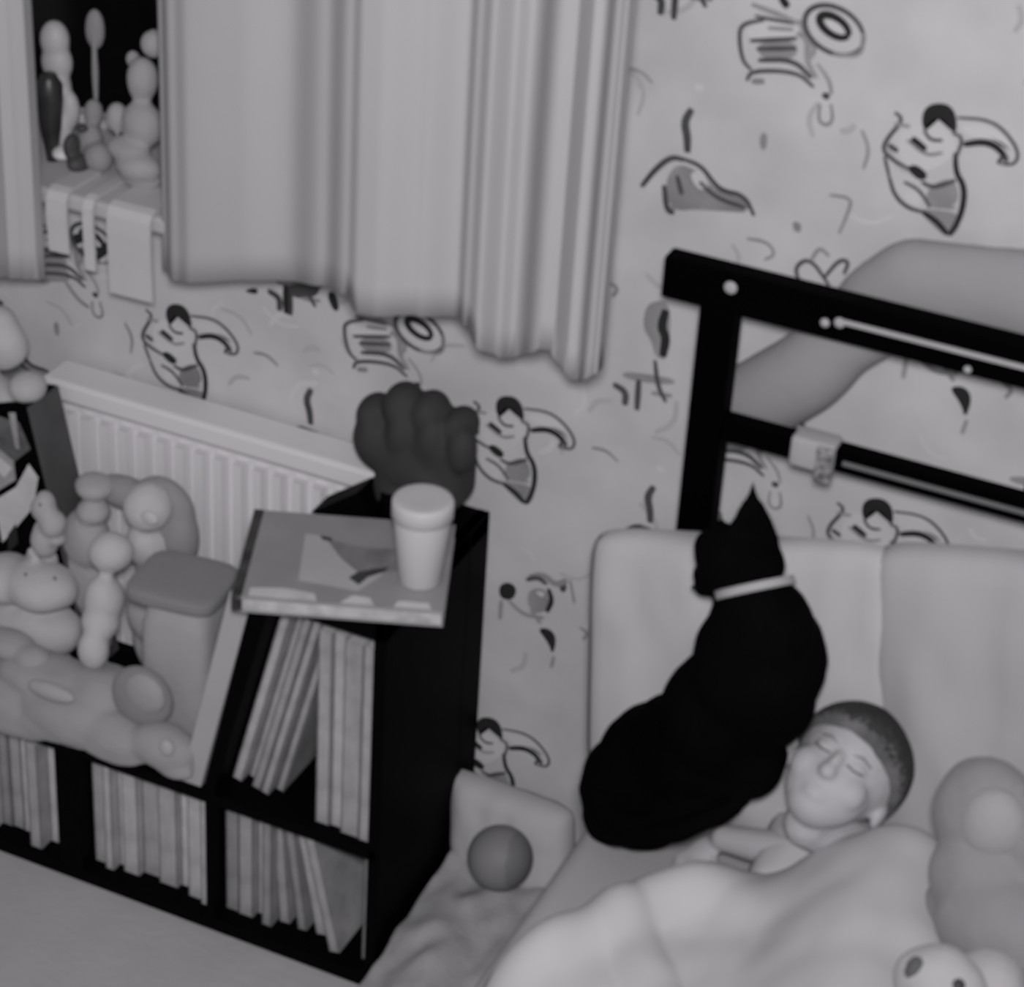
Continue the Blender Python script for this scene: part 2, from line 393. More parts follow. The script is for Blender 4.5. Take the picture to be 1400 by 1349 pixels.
# ================================================================ BOOKCASE
bc = thing('bookcase', 'low black bookcase with a raised tower section at its right end', 'bookcase', (.1, -.2, 0))
YF, YB = -.33, -.074
bm = bmesh.new(); add_box(bm, -.55, .515, YF, YB, 0, .024, .002); obj('bottom_board', bm, M_black, bc)
obj('top_board', box(-.55, .515, YF, YB, .238, .258, .002), M_black, bc)
for a, b in ((-.55, -.53), (-.02, .022), (.237, .249)):
    obj('divider', box(a, b, YF+.001, YB, .024, .238, .001), M_black, bc)
obj('side_panel', box(.500, .517, YF, YB, .024, .645, .002), M_black, bc)
obj('side_panel', box(.500, .517, YB, -.012, 0, .645, .001), M_black, bc)
obj('back_panel', box(-.55, .5, YB-.006, YB, .024, .238), M_black, bc)
def prism(poly, y0, y1):
    b = bmesh.new(); A = [b.verts.new((x, y0, z)) for x, z in poly]; B = [b.verts.new((x, y1, z)) for x, z in poly]
    b.faces.new(A); b.faces.new(B[::-1]); n = len(poly)
    for i in range(n): b.faces.new((A[i], A[(i+1) % n], B[(i+1) % n], B[i]))
    return b
obj('slanted_side_panel', prism([(.234, .258), (.252, .258), (.342, .612), (.324, .645), (.314, .612)], YF, YB), M_black, bc)['label'] = 'sloping side of the tower section'
obj('tower_top', box(.318, .517, YF, YB, .612, .645, .002), M_black, bc)
obj('tower_top', box(.42, .517, YB, -.012, .612, .645, .002), M_black, bc)
obj('tower_back', prism([(.256, .258), (.5, .258), (.5, .612), (.345, .612)], YB-.006, YB), M_black, bc)

ORD = ['first', 'second', 'third', 'fourth', 'fifth', 'sixth', 'seventh', 'eighth', 'ninth', 'tenth', 'eleventh', 'twelfth']
CV = [mat('book_cover_%s' % n, v, .6, .22, 22, spec=.4) for n, v in (('pale', .48), ('mid', .38), ('light', .55), ('grey', .30), ('soft', .42))]
M_page = mat('book_pages', .50, .9, .08, 60)
def book(x, yf, z, th, h, d, lean, label, group, ci):
    t = thing('book', label, 'book', (x, yf, z), 0, group)
    t.rotation_euler = (0, lean, 0)
    c = bmesh.new(); k = .0018
    add_box(c, 0, k, 0, d, 0, h); add_box(c, th-k, th, 0, d, 0, h); add_box(c, 0, th, 0, k, 0, h, .0006)
    obj('cover', c, CV[ci], t, local=True)
    obj('page_block', box(k, th-k, k, d-.003, .002, h-.003), M_page, t, local=True)
    return t
rb = random.Random(11)
def row(xs, ybase, z, where, group, hs, lean=None, jit=.02):
    n = len(xs)
    for i, (x, th) in enumerate(xs):
        l = lean[i] if lean else 0
        fr = ybase+rb.uniform(0, jit)
        h = rb.uniform(*hs)
        zz = z + (max(0, -math.sin(l))*0) + (th*math.sin(l) if l > 0 else 0)
        kind = 'slim' if th < .016 else ('thick' if th > .026 else 'medium')
        st = '' if abs(l) < .04 else 'leaning '
        book(x, fr, zz+.0005, th-.0012, h, min(.17, YB-.01-fr), l, '%s %spale book, %s from the left %s' % (kind, st, ORD[i], where), group, rb.randrange(5))
def fill(x0, x1, ths):
    s = (x1-x0)/sum(ths); r = []; x = x0
    for t in ths: r.append((x, t*s)); x += t*s
    return r
row(fill(-.27, -.026, [.02, .014, .024, .018, .02, .014, .016, .022, .016, .024]), -.322, .024, 'in the lower compartment at the left picture edge', 'books in the leftmost lower compartment', (.195, .207), jit=.045)
row(fill(.026, .232, [.022, .014, .012, .026, .03, .03, .02, .024, .014]), -.318, .024, 'in the lower middle compartment', 'books in the lower middle compartment', (.197, .209), [0]*9, jit=.040)
lx = fill(.254, .335, [.024, .026, .018, .018])
row(lx+[(.338, .018), (.370, .016), (.399, .026), (.434, .018)]+[(.482, .0155)], -.318, .024, 'in the lower compartment under the tower', 'books in the lower compartment under the tower',
    (.197, .205), [0, 0, 0, 0, -.07, -.13, -.19, -.22, 0], jit=.04)
lt = math.atan2(.09, .354)
row([(.258, .016), (.276, .014), (.292, .015), (.309, .014), (.325, .013)], -.30, .258, 'in the tower compartment', 'leaning books in the tower compartment', (.315, .335), [lt*.985]*5, jit=.035)
row(fill(.408, .497, [.018, .016, .024, .014]), -.318, .258, 'of the upright group in the tower compartment', 'upright books in the tower compartment', (.325, .338), jit=.03)
# pale board standing against the slope of the tower
o = obj('board', prism([(.196, .2595), (.228, .2595), (.312, .612), (.278, .612)], -.325, -.30), mat('pale_board', .46, .7, .04, 10))
tag(o, 'pale narrow board leaning against the sloping left side of the tower', 'board')

# ================================================================ ON THE TOWER
pb = [P(350, 697, z=.67), P(326, 815, z=.67), P(612, 838, z=.67), P(618, 716, z=.67)]
cx = sum(pb, Vector())/4; ux = ((pb[2]-pb[1])+(pb[3]-pb[0])).normalized(); ang = math.atan2(ux.y, ux.x)
bw = ((pb[2]-pb[1]).length+(pb[3]-pb[0]).length)/2; bd = ((pb[1]-pb[0]).length+(pb[2]-pb[3]).length)/2
gb = thing('picture_book', 'large thick picture book with a dark spine lying on top of the tower', 'book', (cx.x, cx.y, .6455), ang)
cv = bmesh.new()
add_box(cv, -bw/2, bw/2, -bd/2, bd/2, .021, .025, .0012); add_box(cv, -bw/2, bw/2, -bd/2, bd/2, 0, .003, .0012)
# printed picture on the cover, flat on the board
def flat(bm, pts, z, mi):
    vs = [bm.verts.new((x, y, z)) for x, y in pts]; bm.faces.new(vs).material_index = mi
flat(cv, [(-.06, -.06), (.02, -.075), (.05, -.03), (.0, .0), (-.03, .05), (-.065, .055)], .0253, 1)
flat(cv, [(-.035, .045), (.02, .03), (.075, .035), (.07, -.02), (.02, -.035), (-.01, 0)], .0254, 2)
flat(cv, [(.005, -.045), (.02, -.06), (.03, -.04), (.05, -.025), (.056, -.012), (.035, -.02), (.015, -.03)], .0256, 3)
flat(cv, [(-.12, -.105), (-.03, -.105), (-.035, -.088), (-.075, -.08), (-.12, -.085)], .0253, 4)
flat(cv, [(0, -.105), (.045, -.105), (.038, -.088), (.015, -.085)], .0253, 4)
flat(cv, [(.07, -.105), (.12, -.105), (.115, -.09), (.075, -.09)], .0253, 4)
flat(cv, [(-.045, .052), (-.03, .05), (-.025, .04), (-.04, .042)], .0256, 3)
obj('cover', cv, [mat('book_board', .30, .5, .1, 14, spec=.4), mat('cover_print_pale', .46, .5, .05), mat('cover_print_mid', .22, .5, .2, 30), mat('cover_print_dark', .05, .5, .2), mat('cover_print_white', .6, .5, .1, 30)], gb, local=True)
obj('page_block', box(-bw/2+.004, bw/2-.003, -bd/2+.003, bd/2-.003, .003, .021), mat('thick_pages', .52, .8, .25, 40), gb, local=True)
obj('spine', box(-bw/2-.006, -bw/2+.008, -bd/2, bd/2, 0, .0262, .002), mat('spine_cloth', .05, .6, .5, 30), gb, local=True)['label'] = 'dark worn spine'

q = P(574, 792, z=.671)
cup = thing('cup', 'tall pale tapered cup with a lid standing on the picture book', 'cup', (q.x, q.y, .671))
M_cup = mat('pale_plastic', .66, .5, .02, 8)
bm = bmesh.new(); add_lathe(bm, [(.027, 0), (.029, .002), (.0385, .105), (.0385, .107), (.036, .107)], (0, 0, 0)); obj('cup_body', bm, M_cup, cup, True, local=True)
bm = bmesh.new(); add_lathe(bm, [(.0395, .100), (.041, .101), (.041, .122), (.039, .126), (.034, .127), (.02, .126)], (0, 0, 0)); obj('lid', bm, mat('lid_plastic', .60, .45, .02, 8), cup, True, local=True)

# big foam fist
def foam_fist():
    y = -.085
    t = thing('foam_fist', 'big dark toy foam fist standing at the back of the tower', 'toy', (.44, -.08, .6455))
    bm = bmesh.new()
    c = lambda px, py, dy=0: P(px, py, y=y+dy)
    add_ell(bm, c(568, 625), (.066, .048, .062)); add_ell(bm, c(562, 668), (.056, .045, .05)); add_ell(bm, c(600, 600), (.05, .045, .05)); add_ell(bm, c(530, 600), (.05, .045, .05))
    add_box(bm, .385, .515, -.125, -.045, .69, .80, .02)
    for px, py, r in ((514, 565, .026), (552, 552, .028), (589, 562, .026), (630, 582, .024)):
        add_ell(bm, c(px, py), (r, .036, r*1.15))
    for px, py in ((508, 600), (548, 596), (590, 600), (632, 616)):       # folded finger fronts
        add_ell(bm, c(px, py, -.027), (.021, .021, .036))
    add_ell(bm, c(575, 650, -.030), (.052, .018, .020), ((XA*.95+ZA*-.2).normalized(), YA, ZA))   # thumb across
    b = melt(bm, .0035, 22, .55)
    obj('fist', b, mat('dark_foam', .042, .8, .08, 10, .2), t, True)
    bm = bmesh.new(); add_lathe(bm, [(.050, 0), (.050, .055), (.043, .06)], (c(565, 690).x, -.085, .6455)); obj('wrist_cuff', bm, M_black, t, True)
    return t
foam_fist()
o = obj('wedge', prism([(.300, .6455), (.405, .6455), (.372, .70)], -.14, -.09), M_black); tag(o, 'small black wedge behind the picture book, beside the foam fist', 'wedge')

# ================================================================ PLUSH TOYS ON THE LOWER TOP
def G(v, n): return mat('plush_'+n, v, .95, .05, 12, .3, fuzz=.1)
ZT = .2585
def plush(name, label, cat, lumps, m, vox=.005, sm=7, rough=.003, floor=.2595, base=True):
    bm = bmesh.new()
    if floor is not None and base:
        c, rr = min(lumps, key=lambda l: l[0].z-(l[1][2] if isinstance(l[1], tuple) else l[1]))
        rx, ry, rz = rr if isinstance(rr, tuple) else (rr, rr, rr)
        if .003 < c.z-rz-floor < .2: add_ell(bm, (c.x, c.y+.006, (c.z+floor)/2), (rx*.9, ry*.9, (c.z-floor)/2+.004))
    for c, r in lumps:
        add_ell(bm, c, r if isinstance(r, tuple) else (r, r, r))
    for v in bm.verts: pass
    b = melt(bm, vox, sm, .5, rough, 25)
    if floor is not None:
        for v in b.verts:
            if v.co.z < floor:
                if v.co.y > -.322: v.co.z = floor
                elif v.co.y > -.3325: v.co.y = -.3325
    mz = min(v.co.z for v in b.verts)
    t = thing(name, label, cat, (sum(v.co.x for v in b.verts)/len(b.verts), sum(v.co.y for v in b.verts)/len(b.verts), mz))
    obj('body', b, m, t, True)
    return t
def eyes(t, pts, r=.005, m=None):
    r = .0022; m = m or mat('eye_grey', .12, .4, .1)
    for q in pts:
        bm = bmesh.new(); add_ell(bm, q, (r, r, r), sub=2); obj('eye', bm, m or M_black, t, True)
# hooded plush with a bright face
y = -.15
t = plush('plush_toy', 'soft toy with a bright round head and darker hood, in front of the radiator', 'soft toy',
      [(P(203, 693, y=-.150), (.037, .036, .038)), (P(205, 740, y=-.135), (.036, .038, .04)), (P(225, 790, y=-.125), (.045, .035, .07)), (P(215, 840, y=-.125), (.05, .035, .06))], G(.52, 'bright'))
bm = bmesh.new()
for c, r in ((P(222, 700, y=-.115), (.055, .03, .060)), (P(246, 735, y=-.118), (.030, .028, .055)), (P(170, 672, y=-.115), (.05, .025, .025)), (P(225, 780, y=-.118), (.05, .028, .05))): add_ell(bm, c, r)
obj('hood', melt(bm, .005, 8), G(.31, 'hood'), t, True)['label'] = 'darker grey hood'
bm = bmesh.new(); add_ell(bm, P(205, 708, y=-.184), (.014, .006, .011)); obj('muzzle', bm, G(.56, 'muzzle'), t, True)

t = plush('plush_toy', 'lumpy grey soft toy lying left of the hooded soft toy', 'soft toy',
      [(P(130, 665, y=-.14), (.03, .03, .018)), (P(128, 698, y=-.15), (.026, .026, .018)), (P(118, 735, y=-.15), (.04, .03, .05)), (P(118, 790, y=-.14), (.045, .03, .07))], G(.40, 'lump'))
t = plush('plush_toy', 'small bright plush doll with long hanging legs in the middle of the pile', 'soft toy',
      [(P(152, 755, y=-.20), (.034, .032, .030)), (P(142, 818, y=-.225), (.030, .030, .038)), (P(138, 850, y=-.235), (.028, .030, .03)), (P(128, 888, y=-.265), (.024, .024, .034)), (P(130, 925, y=-.25), (.03, .03, .03))], G(.54, 'bright'), rough=.002)
t = plush('plush_toy', 'large pale plush animal with a wide head at the left picture edge', 'soft toy',
      [(P(55, 800, y=-.20), (.062, .05, .036)), (P(10, 790, y=-.20), (.05, .05, .035)), (P(45, 850, y=-.19), (.085, .055, .05)), (P(40, 905, y=-.18), (.09, .06, .05)), (P(45, 755, y=-.19), (.012, .01, .012))], G(.50, 'pale'))
eyes(t, [P(35, 785, y=-.245), P(75, 790, y=-.245)], .003)
# soft box bag : dark top, paler front
def softbox(c0, sx, sy, sz, rot):
    bm = bmesh.new(); b = bmesh.new(); bmesh.ops.create_cube(b, size=1)
    bmesh.ops.subdivide_edges(b, edges=b.edges[:], cuts=7, use_grid_fill=True)
    for v in b.verts:
        u = v.co*2; n4 = (abs(u.x)**5+abs(u.y)**5+abs(u.z)**5)**(1/5)
        k = max(abs(u.x), abs(u.y), abs(u.z))/max(n4, 1e-6)
        v.co = Vector((u.x*sx/2, u.y*sy/2, u.z*sz/2))*k
    b.transform(Matrix.Translation(Vector(c0)) @ Matrix.Rotation(rot, 4, 'Z')); join(bm, b); return bm
t = thing('toy_pouch', 'soft rounded pouch with a darker flat top beside the tower', 'pouch', (.15, -.22, ZT))
pq = P(248, 800, y=-.225)
obj('pouch_body', softbox((pq.x+.006, -.222, (ZT+pq.z)/2-.006), .108, .105, pq.z-ZT-.010, .12), G(.40, 'pouch'), t, True)
obj('pouch_top', softbox((pq.x-.004, -.214, pq.z-.004), .140, .125, .026, .12), G(.25, 'pouch_top'), t, True)['label'] = 'darker grey top flap'
t = plush('plush_toy', 'round grey plush ball with a paler middle in front of the pouch', 'soft toy', [(P(195, 952, y=-.300), (.050, .028, .050))], G(.28, 'grey'), rough=.001, base=False)
bm = bmesh.new(); add_ell(bm, P(198, 948, y=-.318), (.034, .014, .034)); obj('pale_patch', bm, G(.36, 'patch'), t, True)
t = plush('plush_toy', 'long grey plush animal slumped over the front edge of the low bookcase', 'soft toy',
      [(P(30, 960, y=-.30), (.075, .05, .045)), (P(95, 975, y=-.31), (.085, .045, .045)), (P(140, 945, y=-.27), (.06, .05, .04)), (P(165, 1005, y=-.315), (.075, .04, .036)), (P(225, 1020, y=-.32), (.055, .035, .036)),
       (P(60, 995, y=-.34), (.05, .012, .02)), (P(150, 1025, y=-.34), (.06, .012, .02)), (P(235, 1050, y=-.335), (.038, .014, .014)), (P(20, 990, y=-.335), (.06, .016, .02)), (P(70, 925, y=-.28), (.09, .05, .03))], G(.35, 'dog'))
bm = bmesh.new(); add_ell(bm, P(70, 945, y=-.345), (.04, .012, .014)); obj('ear', bm, G(.40, 'patch2'), t, True)
bm = bmesh.new(); add_ell(bm, P(228, 1022, y=-.352), (.012, .008, .014)); obj('nose', bm, G(.44, 'nose'), t, True)
# printed box at the far left
tb = thing('toy_box', 'tall dark printed toy box at the left picture edge', 'box', (-.2, -.16, ZT))
bx0, bx1 = -.33, P(70, 600, y=-.17).x
zt_ = P(60, 555, y=-.17).z
bm = box(bx0, bx1, -.17, -.095, ZT, zt_, .002)
for f in bm.faces: pass
def fp(pts, yy, mi):
    vs = [bm.verts.new(P(px, py, y=yy)) for px, py in pts]; bm.faces.new(vs).material_index = mi
fp([(-8, 565), (22, 560), (52, 575), (62, 612), (30, 625), (0, 620)], -.1712, 2)
fp([(-10, 600), (12, 598), (34, 622), (32, 646), (0, 655)], -.1716, 3)
fp([(0, 618), (14, 612), (30, 630), (16, 640)], -.1720, 1)
fp([(-5, 665), (30, 655), (55, 630), (65, 650), (50, 685), (20, 705), (-5, 720)], -.1718, 1)
fp([(5, 712), (20, 700), (18, 725), (0, 735)], -.1719, 4)
fp([(40, 560), (50, 562), (46, 610), (40, 606)], -.1721, 3)
tilt = Matrix.Translation(Vector((bx1+.05, 0, ZT))) @ Matrix.Rotation(-.20, 4, 'Y') @ Matrix.Translation(Vector((-bx1, 0, -ZT)))
bm.transform(tilt)
for v in bm.verts: v.co.z = max(v.co.z, ZT)
obj('carton', bm, [M_black, mat('box_print_white', .6, .6, .1, 30), mat('box_print_grey', .12, .6, .4, 30), mat('box_print_mid', .35, .6, .2, 30), M_ink], tb)
bm = box(bx1, bx1+.003, -.17, -.095, ZT, zt_-.002); bm.transform(tilt); obj('side_panel', bm, mat('box_side', .085, .6, .2), tb)['label'] = 'dark grey plain side'
t = plush('plush_toy', 'small pale plush toy lying on top of the toy box', 'soft toy',
      [(P(38, 528, y=-.14), (.026, .03, .022)), (P(5, 540, y=-.14), (.04, .03, .026)), (P(-30, 520, y=-.14), (.04, .03, .03))], G(.45, 'lamb'), rough=.004)
t = plush('plush_toy', 'blurry pale rounded soft toy above the toy box at the left edge', 'soft toy',
      [(P(5, 470, y=-.15), (.035, .03, .04)), (P(-30, 480, y=-.14), (.04, .03, .05)), (P(-6, 440, y=-.15), (.03, .028, .025))], G(.50, 'pale'))
t = plush('plush_toy', 'tattered pale plush toy in front of the toy box', 'soft toy',
      [(P(60, 690, y=-.205), (.020, .02, .026)), (P(72, 715, y=-.21), (.020, .02, .020)), (P(60, 735, y=-.205), (.02, .02, .028)), (P(78, 735, y=-.205), (.012, .015, .010)), (P(58, 772, y=-.17), (.03, .022, .04))], G(.42, 'chick'), vox=.004, rough=.008)
eyes(t, [P(55, 690, y=-.228)], .003)
t = plush('plush_toy', 'small pale floppy soft toy in the lower left of the pile, under the wide animal', 'soft toy',
      [(P(10, 880, y=-.27), (.05, .03, .022)), (P(45, 900, y=-.28), (.03, .026, .02)), (P(0, 915, y=-.27), (.06, .03, .03))], G(.36, 'grey2'))

# ================================================================ ON THE WINDOWSILL
ZS = WZ0+.0035
def sill_lathe(name, label, cat, px, py, y, prof, m, tilt=0):
    q = P(px, py, z=ZS)
    t = P(px, py, y=y)
    bm = bmesh.new(); add_lathe(bm, prof, (t.x, y, ZS), 24)
    o = obj(name, bm, m, None, True); tag(o, label, cat); return o
sill_lathe('bottle', 'dark bottle standing at the left of the windowsill', 'bottle', 72, 225, -.02, [(.008, 0), (.010, .02), (.015, .05), (.019, .09), (.019, .115), (.013, .125), (.011, .13)], mat('dark_bottle', .035, .4, .3, 30, spec=.5))
t = plush('toy_robot', 'white toy robot standing on the windowsill against the dark glass', 'toy',
      [(P(75, 55, y=.02), (.022, .02, .03)), (P(78, 85, y=.02), (.024, .02, .03)), (P(80, 120, y=.015), (.020, .018, .03)), (P(95, 150, y=.01), (.016, .014, .03)), (P(88, 185, y=.0), (.013, .012, .04))], mat('white_plastic', .50, .5, .04), vox=.004, sm=4, rough=0, floor=ZS)
bm = bmesh.new(); add_ell(bm, P(88, 208, y=-.02), (.016, .02, .010)); obj('foot', bm, M_white, t, True)
sh = plush('toy_shoe', 'small dark toy boot on the windowsill beside the bottle', 'toy', [(P(98, 200, y=-.035), (.010, .016, .020)), (P(106, 222, y=-.04), (.014, .018, .012)), (P(112, 175, y=-.03), (.010, .008, .006))], mat('boot', .07, .6, .3), vox=.003, sm=3, rough=0, floor=ZS)
plush('toy_figure', 'grey toy figure leaning in the middle of the windowsill', 'toy', [(P(128, 155, y=.01), (.014, .014, .022)), (P(124, 195, y=-.005), (.020, .018, .030)), (P(135, 215, y=-.02), (.022, .02, .022)), (P(130, 40, y=.045), (.015, .012, .03)), (P(130, 100, y=.035), (.005, .005, .06))], G(.30, 'figure'), vox=.003, sm=4, rough=.001, floor=ZS)
plush('plush_toy', 'pale grey plush toy sitting on the windowsill beside the right curtain', 'soft toy', [(P(195, 110, y=.0), (.022, .02, .035)), (P(182, 80, y=.015), (.010, .01, .012)), (P(195, 170, y=-.01), (.03, .026, .035)), (P(160, 160, y=-.01), (.016, .016, .022)), (P(175, 205, y=-.03), (.034, .022, .018)), (P(210, 60, y=.0), (.018, .018, .02)), (P(188, 228, y=-.04), (.036, .022, .020))], G(.38, 'elephant'), vox=.004, rough=.003, floor=ZS)
def strip(p0, p1, zb):
    xa, xb = P(p0, 265, y=-.108).x, P(p1, 265, y=-.108).x
    prof = [(-.03, WZ0+.0035), (-.03, WZ0+.010), (-.10, WZ0+.011), (-.111, WZ0+.007), (-.118, WZ0-.004), (-.119, WZ0-.03), (-.116, zb), (-.112, zb), (-.1135, WZ0-.03), (-.1135, WZ0-.004), (-.107, WZ0+.0045)]
    b = bmesh.new(); A = [b.verts.new((xa, y, z)) for y, z in prof]; B = [b.verts.new((xb, y+.002, z)) for y, z in prof]
    b.faces.new(A); b.faces.new(B[::-1])
    for i in range(len(prof)): b.faces.new((A[i], A[(i+1) % len(prof)], B[(i+1) % len(prof)], B[i]))
    return b
o = obj('cloth_strip', strip(68, 94, .93), mat('ribbon_cloth', .56, .8, .03)); tag(o, 'short pale strip of cloth hanging over the windowsill at the left', 'cloth')
o = obj('cloth_strip', strip(117, 130, .915), MATS['ribbon_cloth']); tag(o, 'narrowest pale strip of cloth hanging over the windowsill', 'cloth')
o = obj('cloth_strip', strip(150, 208, .89), MATS['ribbon_cloth']); tag(o, 'wide pale cloth hanging over the windowsill beside the curtain', 'cloth')

# ================================================================ BED
YH = -.125      # front of the headboard
bed = thing('bed', 'black bed frame with an open railed headboard against the wallpaper', 'bed', (1.2, -1.0, 0))
def hb(px, py): return P(px, py, y=YH)
tz0, tz1 = (hb(990, 430).z+hb(1400, 531).z)/2, (hb(905, 353).z+hb(1400, 469).z)/2
xl = hb(905, 380).x; px0, px1 = hb(942, 560).x-.001, hb(986, 560).x+.003
XR = 1.72
obj('top_rail', box(xl, XR+.03, YH, YH+.032, tz0, tz1, .003), M_blackm, bed)
zr0, zr1 = hb(1080, 630).z, hb(985, 574).z
obj('middle_rail', box(px1-.001, XR-.04, YH+.004, YH+.030, zr0, zr1, .002), M_blackm, bed)
obj('headboard_post', box(px0, px1, YH, YH+.034, 0, tz0+.001, .002), M_blackm, bed)
obj('headboard_post', box(XR-.045, XR, YH, YH+.034, 0, tz0+.001, .002), M_blackm, bed)
obj('side_rail', box(.80, .825, -2.15, YH, .14, .24, .003), M_blackm, bed)
obj('side_rail', box(1.695, 1.72, -2.15, YH, .14, .24, .003), M_blackm, bed)
obj('foot_rail', box(.80, 1.72, -2.18, -2.15, .10, .40, .003), M_blackm, bed)
for xx in (.80, 1.68): obj('leg', box(xx, xx+.04, -2.18, -2.14, 0, .15, .002), M_blackm, bed)
obj('slat_base', box(.825, 1.695, -2.15, YH, .16, .18), M_blackm, bed)
zs = P(1400, 503, y=YH-.002).z
obj('metal_strip', box(hb(1150, 440).x, XR-.1, YH-.003, YH+.002, (tz0+tz1)/2-.002, (tz0+tz1)/2+.0045, .001), M_metal, bed)['label'] = 'thin pale metal strip on the top rail'
obj('metal_strip', box(hb(1150, 640).x, XR-.1, YH+.0005, YH+.006, (zr0+zr1)/2-.003, (zr0+zr1)/2+.003, .001), mat('dull_metal', .16, .5, .1), bed)['label'] = 'thin grey metal strip on the middle rail'
for px, py, r in ((999, 393, .0085), (1128, 441, .006), (1148, 441, .007), (1323, 505, .005)):
    q = P(px, py, y=YH); bm = bmesh.new(); add_ell(bm, (q.x, YH-.0005, q.z), (r, .003, r)); obj('bolt_cap', bm, M_metal, bed, True)
MZ = .39
o = obj('mattress', box(.798, 1.72, -2.12, YH-.005, .18, MZ, .03, seg=4), M_sheet, None, True); tag(o, 'thick mattress in a plain grey fitted sheet on the black bed', 'mattress')

# smooth grey mass behind the headboard, given by outline and tone alone
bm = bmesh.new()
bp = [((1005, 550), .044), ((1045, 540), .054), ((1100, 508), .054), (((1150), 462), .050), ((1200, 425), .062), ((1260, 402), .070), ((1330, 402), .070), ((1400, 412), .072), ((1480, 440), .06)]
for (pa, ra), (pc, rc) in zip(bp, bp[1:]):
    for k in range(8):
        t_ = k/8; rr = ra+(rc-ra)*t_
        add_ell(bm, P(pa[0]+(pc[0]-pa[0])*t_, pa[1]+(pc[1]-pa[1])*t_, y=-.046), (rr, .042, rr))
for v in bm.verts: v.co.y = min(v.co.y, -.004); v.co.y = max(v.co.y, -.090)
o = obj('grey_mass', melt(bm, .006, 25, .6, .012, 7), mat('mass_grey', .315, .95, .04, 8, .2), None, True); tag(o, 'smooth grey soft mass between headboard rails and wall', 'mass')
# wall-toned block set over the middle rail to break its line
qa, qb = hb(1080, 610).x, hb(1140, 630).x
o = obj('rail_gap_block', box(qa, qb, YH-.003, YH+.034, zr0-.006, zr1+.006, .006, seg=3), mat('gap_block_grey', .43, .9, .05, 12, .2), None, True); tag(o, 'pale block set over the middle headboard rail to break its line', 'block')
o = obj('toy_lantern', box(hb(1118, 625).x, hb(1142, 625).x, YH-.012, YH-.0045, hb(1130, 656).z, hb(1130, 608).z, .003), mat('lantern_grey', .22, .7, .8, 120)); tag(o, 'tiny speckled grey toy hooked on the middle rail beside the wrap', 'toy')

# pillows standing against the headboard
def slab(quad, th, wr=.004, seed=0, nx=30, ny=22, p=6):
    """soft cushion spanning the four corner points (bl, br, tr, tl)"""
    bl, br, tr, tl = quad; nn = (br-bl).cross(tl-bl).normalized()
    if nn.y > 0: nn = -nn
    bm = bmesh.new()
    for s in (1, -1):
        g = []
        for i in range(nx+1):
            c = []
            for j in range(ny+1):
                u, v = i/nx, j/ny
                q = (bl*(1-u)+br*u)*(1-v)+(tl*(1-u)+tr*u)*v
                U, V = abs(2*u-1), abs(2*v-1)
                e = (max(0, 1-U**p)*max(0, 1-V**p))**.5
                q = q+nn*(s*th/2*e + wr*noise.noise(Vector((u*4+seed, v*1.3, seed)))*e*1.5 + wr*.8*noise.noise(Vector((u*9, v*5+seed, 1)))*e)
                cc_ = (bl+br+tr+tl)/4; q = cc_+(q-cc_)*(1-.06*(U**8)*(V**8))
                c.append(bm.verts.new(q))
            g.append(c)
        for i in range(nx):
            for j in range(ny): bm.faces.new((g[i][j], g[i+1][j], g[i+1][j+1], g[i][j+1]))
    bmesh.ops.remove_doubles(bm, verts=bm.verts, dist=.0005)
    return bm
q1 = [P(800, 1085, y=-.222), P(1222, 1185, y=-.222), P(1232, 742, y=-.172), P(808, 718, y=-.172)]
q1[0].z = q1[1].z = MZ+.012
o = obj('pillow', slab(q1, .062, .010, 3), M_pillow, None, True); tag(o, 'large pale pillow standing against the headboard behind the black cat', 'pillow', 'pillows against the headboard')
q2 = [P(1196, 1180, y=-.218), P(1640, 1290, y=-.218), P(1640, 770, y=-.172), P(1190, 735, y=-.172)]
q2[0].z = q2[1].z = MZ+.012
o = obj('pillow', slab(q2, .062, .010, 9), mat('pillow_cotton_grey', .42, .9, .04, 7), None, True); tag(o, 'large pale pillow standing at the right edge behind the grey plush', 'pillow', 'pillows against the headboard')

hp = [Vector((1.045, -.37, .43)), Vector((1.30, -.37, .43)), Vector((1.30, -.235, .475)), Vector((1.045, -.235, .475))]
o = obj('pillow', slab(hp, .075, .004, 2, p=4), M_pillow, None, True); tag(o, 'small flat pillow right under the sleeping child\'s head', 'pillow')

